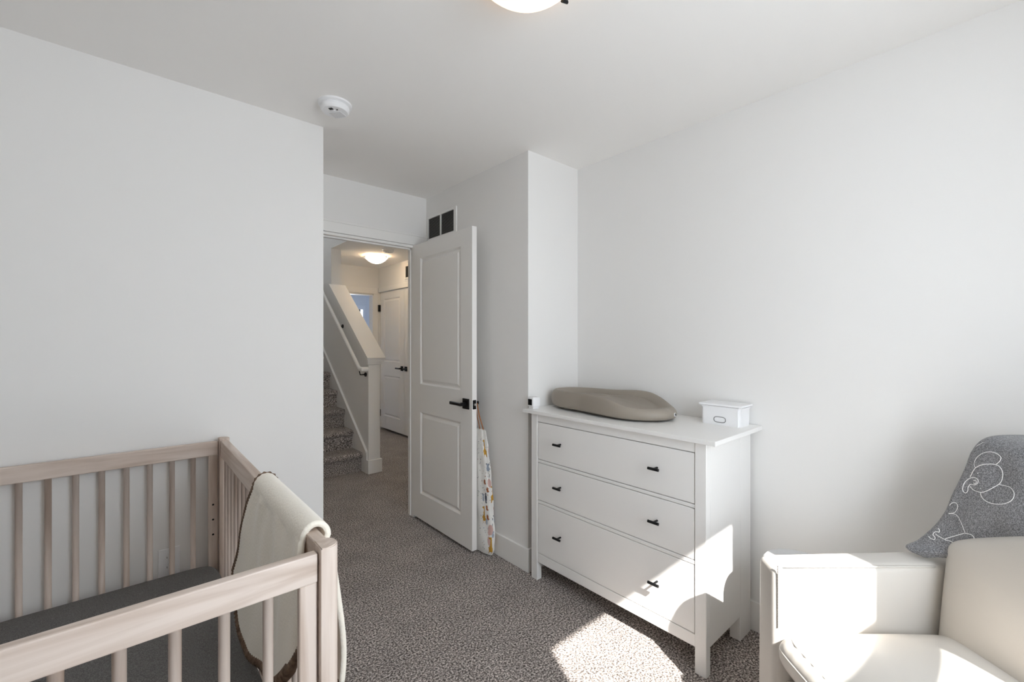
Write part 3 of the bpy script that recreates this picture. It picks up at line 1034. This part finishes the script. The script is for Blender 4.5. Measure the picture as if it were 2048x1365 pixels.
def seat_disp(X, Y, Z):
    # puckers along the front edge
    fr = 1 - sstep(-0.285, -0.16, X)
    if Z > 0: Z += -0.0016 * fr * max(0, math.sin(Y * 150 + 0.6 * math.sin(Y * 40))) * sstep(-0.30, -0.255, X) * 2.0
    return X, Y, Z
b = BM(); pillow(b, 1.075, 1.047, 0.404, 0.285, 0.288, 0.086, n=46, p=12, q=2.6, crown=0.026, M=MC, disp=seat_disp)
seat = obj('seat_cushion', b, LEATHER, ch, smooth=True)
b = BM()
for zf in (0.62, 0.15):
    ln = []
    for k in range(61):
        y_ = -0.999 + 1.998 * k / 60
        kk = (1 + abs(y_) ** 12) ** (2.6 / 12) + zf ** 2.6
        s0 = kk ** (-1 / 2.6)
        ln.append(MC @ Vector((1.075 - 0.285 * s0 + 0.0025, 1.047 + 0.288 * y_ * s0 * 0.985, 0.404 + 0.086 * zf * s0)))
    tube(b, ln, 0.0045, 8)
obj('piping', b, LEATHER, seat, smooth=True)
b = BM(); box(b, 0.835, 1.60, 0.758, 1.336, 0.07, 0.300, 0.008, 2, M=MC)
obj('seat_base', b, LEATHER2, ch)
b = BM(); box(b, 0.822, 0.84, 0.80, 1.30, 0.10, 0.262, 0.006, 2, M=MC)
obj('front_panel', b, LEATHER2, ch)
# back cushion, leaning and puffed
def back_disp(X, Y, Z):
    X += 0.10 * (Z + 0.20) * 1.0
    return X, Y, Z
b = BM()
t = bmesh.new()
pillow(t, 0, 0, 0, 0.175, 0.287, 0.070, n=44, p=22, q=3.0, crown=0.016)
for v_ in t.verts:                      # local: x = up, y = width, z = thickness (front = +z)
    up, wd, th_ = v_.co
    top = 0.15 * max(0.0, 1 - abs(wd) / 0.287) ** 0.9 * sstep(-0.05, 0.2, up)
    up2 = up + top
    s_ = 1.338 - th_ + 0.10 * (up2)
    v_.co = (s_, 1.049 + wd, 0.548 + up2)
merge(b, t, MC)
obj('back_cushion', b, LEATHER2, ch, smooth=True)
b = BM()
t = bmesh.new()
box(t, 1.45, 1.60, 0.758, 1.292, 0.28, 1.022)
bmesh.ops.bevel(t, geom=t.edges[:], offset=0.035, segments=5, affect='EDGES')
for v_ in t.verts: v_.co.x += 0.05 * (v_.co.z - 0.6) - 0.03
merge(b, t, MC)
obj('backrest', b, LEATHER2, ch, smooth='auto')
b = BM()
for (s_, d_) in ((0.86, 0.71), (0.86, 1.385), (1.55, 0.71), (1.55, 1.385)):
    p_ = MC @ Vector((s_, d_, 0))
    t_ = bmesh.new()
    prism(b, [(p_.x - .02, p_.y - .02), (p_.x + .02, p_.y - .02), (p_.x + .02, p_.y + .02), (p_.x - .02, p_.y + .02)], 'z', 0.0, 0.065)
    obj('foot', b, BLACK, ch)
    b = BM()
b.free()

# ------------------------------------------------------------------ grey blanket over the chair back
rows = [  # s (plane), z, far-edge d, far-edge s
    (1.655, 0.80, 1.30, 1.655), (1.650, 0.98, 1.30, 1.650), (1.625, 1.040, 1.305, 1.625), (1.55, 1.050, 1.305, 1.55),
    (1.45, 1.050, 1.305, 1.455), (1.408, 1.034, 1.315, 1.412), (1.395, 1.00, 1.325, 1.396), (1.388, 0.955, 1.333, 1.389), (1.374, 0.905, 1.342, 1.376),
    (1.360, 0.852, 1.352, 1.361), (1.352, 0.800, 1.362, 1.350), (1.345, 0.745, 1.377, 1.329), (1.345, 0.706, 1.392, 1.292), (1.350, 0.684, 1.402, 1.262), (1.355, 0.672, 1.385, 1.285)]
def row_at(v, c):
    x = v * (len(rows) - 1)
    return curve1([(i, r_[c]) for i, r_ in enumerate(rows)], x)
def blanket_pt(u, v):
    """u: 0 far edge .. 1 near; v: 0 back hem .. 1 front hem"""
    ps, z, de, se = (row_at(v, c) for c in range(4))
    k = (1 - sstep(0.0, 0.22, u))
    d = lerp(de, 0.80, u)
    s = ps + (se - ps) * k
    low = sstep(0.72, 0.98, v)
    s += 0.010 * low * math.sin(u * 26 + v * 9) * (1 - u) * 0.8 - 0.016 * low * sstep(0.08, 0.2, u)
    z2 = z - 0.006 * math.sin(u * 5) - 0.012 * low * math.sin(u * 30 + 1.0) * (1 - u)
    if v > 0.85 and u < 0.5: z2 += 0.028 * sstep(0.85, 1.0, v) * sstep(0.10, 0.25, u)
    s += 0.004 * wob(u * 12, v * 9) + 0.0045 * low * math.sin(v * 46 - u * 14 + 2 * math.sin(u * 7))
    return MC @ Vector((s, d, z2))
bk = thing('grey_blanket', 'grey fleece blanket with white stitched elephants over the armchair back', 'blanket', tuple(MC @ Vector((1.5, 1.05, 1.0))))
b = BM(); gridmesh(b, blanket_pt, 90, 110)
bvh_b = b.copy()
bmesh.ops.recalc_face_normals(bvh_b, faces=bvh_b.faces)
bvh = BVHTree.FromBMesh(bvh_b)
o = obj('blanket_cloth', b, GREYB, bk, smooth=True)
md = o.modifiers.new('thick', 'SOLIDIFY'); md.thickness = 0.007; md.offset = 0.0
# embroidered outlines, laid on the cloth surface
eye = Vector((0, 0, 1.335))
def on_cloth(zx, zy):
    px, py = 1800 + zx / 5.056, 860 + zy / 5.056
    a_, b_2 = (px - 1024) / 874.0, -(py - 682) / 874.0
    dr_ = Vector((sa + a_ * ca, ca - a_ * sa, b_2)).normalized()
    h = bvh.ray_cast(eye, dr_)
    if h[0] is None: return None
    return h[0] - dr_ * 0.0042
strokes = [
 [(765,385),(752,340),(775,285),(830,240),(900,222),(970,235),(1020,275),(1010,315),(975,345)],
 [(712,475),(735,430),(765,385),(830,352),(900,345),(965,350),(1015,380),(1040,440),(1030,510),(1000,550),(950,580),(890,612),(830,632),(770,620),(735,600),(710,570)],
 [(712,550),(755,555),(785,540),(790,505),(760,483),(720,485),(690,500),(665,520),(640,560),(635,610),(660,637),(685,620),(690,580),(712,550)],
 [(745,515),(765,508),(775,530),(760,545),(745,535)],
 [(1000,552),(1060,565),(1120,585),(1155,640),(1140,700),(1080,740),(990,752),(900,735),(845,700),(820,660),(818,632)],
 [(783,440),(793,434)], [(812,590),(822,590)],
 [(500,765),(530,738),(570,742),(585,780),(565,825),(535,842),(495,845)],
 [(495,848),(550,850),(590,880),(615,930),(640,990),(660,1040)],
 [(655,1045),(720,1060),(748,1090),(735,1130),(690,1160),(620,1168),(560,1150),(500,1122),(460,1115),(470,1098),(560,1072),(650,1046)],
 [(450,1108),(400,1080),(360,1055)],
 [(290,1075),(310,1098),(345,1108),(355,1090),(335,1060),(350,1035),(375,1030),(395,1035),(398,1010),(385,995)],
 [(775,165),(840,130),(920,100),(985,85)],
 [(1254,118),(1200,108),(1140,105),(1090,110),(1075,130),(1095,153),(1135,153),(1150,135),(1200,130),(1254,150)]]
for st_ in strokes:
    pts = []
    n_ = len(st_)
    for i in range(n_ - 1):
        p0 = st_[max(i - 1, 0)]; p1 = st_[i]; p2 = st_[i + 1]; p3 = st_[min(i + 2, n_ - 1)]
        for k in range(6):
            t_ = k / 6
            q = [0.5 * ((2 * p1[c]) + (-p0[c] + p2[c]) * t_ + (2 * p0[c] - 5 * p1[c] + 4 * p2[c] - p3[c]) * t_ ** 2 + (-p0[c] + 3 * p1[c] - 3 * p2[c] + p3[c]) * t_ ** 3) for c in (0, 1)]
            h = on_cloth(*q)
            if h: pts.append(h)
    h = on_cloth(*st_[-1])
    if h: pts.append(h)
    if len(pts) > 2:
        b = BM(); tube(b, pts, 0.0011, 6)
        obj('stitched_outline', b, STITCH, bk, smooth=True)
bvh_b.free()

# ------------------------------------------------------------------ fabric bag hanging behind the door
bag = thing('fabric_bag', 'long white bag with animal print hanging behind the door on tan straps', 'bag', (1.68, 2.25, 0.02))
def in_poly(x, y, P):
    c = False
    j = len(P) - 1
    for i in range(len(P)):
        if ((P[i][1] > y) != (P[j][1] > y)) and (x < (P[j][0] - P[i][0]) * (y - P[i][1]) / (P[j][1] - P[i][1]) + P[i][0]):
            c = not c
        j = i
    return c
giraffe = [(-.012, 0), (-.012, .018), (-.014, .040), (-.004, .052), (0, .090), (-.010, .094), (-.010, .100), (.004, .106), (.008, .104), (.008, .05), (.014, .035), (.013, 0), (.009, 0), (.007, .015), (-.006, .015), (-.008, 0)]
MUST, PINK, BLUE, RUST, NAVY, WH = (0.50, 0.27, 0.035), (0.62, 0.42, 0.38), (0.34, 0.39, 0.47), (0.34, 0.12, 0.05), (0.07, 0.08, 0.11), (0.80, 0.79, 0.76)
gir = [(-0.022, 0.02), (-0.028, 0.615), (0.004, 0.335), (0.035, 0.045), (-0.07, 0.20), (0.07, 0.48)]
blobs = []           # (x, z, rx, rz, colour)
for (x_, z_) in ((0.018, 0.64), (0.022, 0.51), (-0.02, 0.17), (0.075, 0.25)): blobs += [(x_, z_, .016, .032, PINK), (x_ - .01, z_ - .02, .008, .018, PINK)]
for (x_, z_) in ((-0.016, 0.545), (0.012, 0.225), (0.040, 0.21), (-0.07, .35)): blobs += [(x_, z_, .009, .016, BLUE), (x_, z_ + .022, .008, .008, BLUE), (x_ - .007, z_ + .028, .004, .004, NAVY), (x_ + .007, z_ + .028, .004, .004, NAVY)]
for (x_, z_) in ((-0.030, 0.415), (-0.04, 0.30), (0.045, 0.335), (-0.05, 0.46), (0.02, 0.075), (-0.038, 0.245)): blobs += [(x_, z_, .008, .016, RUST), (x_ + .006, z_ - .010, .006, .005, RUST)]
blobs += [(-0.012, 0.455, .013, .026, PINK), (-0.032, 0.10, .014, .028, PINK), (-0.005, 0.135, .008, .015, BLUE), (-0.005, .156, .007, .007, BLUE), (0.010, 0.585, .006, .012, RUST), (-0.035, 0.70, .006, .02, BLUE), (0.012, 0.30, .007, .014, RUST), (-0.045, 0.36, .008, .035, NAVY), (-.047, .215, .008, .02, BLUE), (0.0, .635, .004, .03, BLUE)]
rnd = random.Random(3)
for k in range(260):
    blobs.append((rnd.uniform(-.12, .12), rnd.uniform(.04, .74), rnd.uniform(.0012, .003), rnd.uniform(.0012, .005), rnd.choice([NAVY, RUST, BLUE, (0.2, .25, .2)])))
def print_col(a, z):
    for (x_, z_) in gir:
        if abs(a - x_) < .016 and -.002 < z - z_ < .12 and in_poly(a - x_, (z - z_) * 1.0, giraffe): return MUST
    for (x_, z_, rx, rz, c) in blobs:
        if ((a - x_) / rx) ** 2 + ((z - z_) / rz) ** 2 < 1: return c
    dd = math.hypot((a - 0.040), (z - 0.375) * 0.8)
    if 0.009 < dd < 0.015: return RUST
    return WH
def bag_pt(i, n, z):
    th = 2 * math.pi * i / n
    tz = (z - 0.010) / 0.77
    hx_ = curve1([(0, .026), (.05, .032), (.3, .034), (.6, .030), (.85, .024), (.96, .015), (1, .010)], tz)
    hy_ = curve1([(0, .105), (.05, .13), (.3, .150), (.6, .145), (.85, .128), (.95, .11), (1, .10)], tz)
    xc = curve1([(0, 1.688), (.3, 1.690), (.6, 1.682), (.85, 1.672), (1, 1.664)], tz)
    yc = curve1([(0, 2.222), (.3, 2.255), (.6, 2.262), (.9, 2.26), (1, 2.25)], tz)
    fold = 0.0045 * math.sin(th * 9 + z * 6) * (0.4 + 0.6 * tz) + 0.003 * math.sin(z * 34 + th * 3)
    c, s = math.cos(th), math.sin(th)
    x = xc + (hx_ + fold * .6) * math.copysign(abs(c) ** .9, c)
    y = yc + (hy_ + fold) * math.copysign(abs(s) ** .9, s)
    return Vector((max(1.652, min(1.729, x)), y, z))
NA, NZ = 200, 420
b = BM()
cl = b.loops.layers.float_color.new('print')
V = [[b.verts.new(bag_pt(i, NA, 0.010 + 0.77 * (j / (NZ - 1)))) for j in range(NZ)] for i in range(NA)]
# arc length from the near edge (th = -90 deg -> index 3/4 NA)
i0 = int(NA * 0.75)
arc = [0.0] * NA
for k in range(1, NA // 2 + 1):
    j_ = NZ // 2
    arc[(i0 + k) % NA] = arc[(i0 + k - 1) % NA] + (V[(i0 + k) % NA][j_].co - V[(i0 + k - 1) % NA][j_].co).length
for k in range(1, NA // 2):
    arc[(i0 - k) % NA] = arc[(i0 - k + 1) % NA] - (V[(i0 - k) % NA][j_].co - V[(i0 - k + 1) % NA][j_].co).length
cols = {}
for i in range(NA):
    near_ = abs(arc[i]) < 0.13
    for j in range(NZ):
        cols[V[i][j]] = print_col(arc[i] - 0.0, V[i][j].co.z) if near_ else WH
for i in range(NA):
    for j in range(NZ - 1):
        f = b.faces.new((V[i][j], V[(i + 1) % NA][j], V[(i + 1) % NA][j + 1], V[i][j + 1]))
        for lp_ in f.loops: lp_[cl] = (*cols[lp_.vert], 1)
for j, zz in ((0, -1), (NZ - 1, 1)):
    f = b.faces.new([V[i][j] for i in range(NA)])
    for lp_ in f.loops: lp_[cl] = (*WH, 1)
obj('printed_cloth', b, attr_mat('bag_print'), bag, smooth=True)
b = BM()
tube(b, [(1.662, 2.20, 0.775), (1.666, 2.235, 0.85), (1.680, 2.270, 0.925), (1.683, 2.277, 0.955), (1.690, 2.285, 0.94), (1.690, 2.29, 0.86), (1.668, 2.30, 0.775)], 0.0045, 8, ry=0.002)
tube(b, [(1.668, 2.17, 0.770), (1.674, 2.225, 0.86), (1.684, 2.262, 0.930), (1.686, 2.270, 0.950)], 0.0045, 8, ry=0.002)
obj('strap', b, TANL, bag, smooth=True)
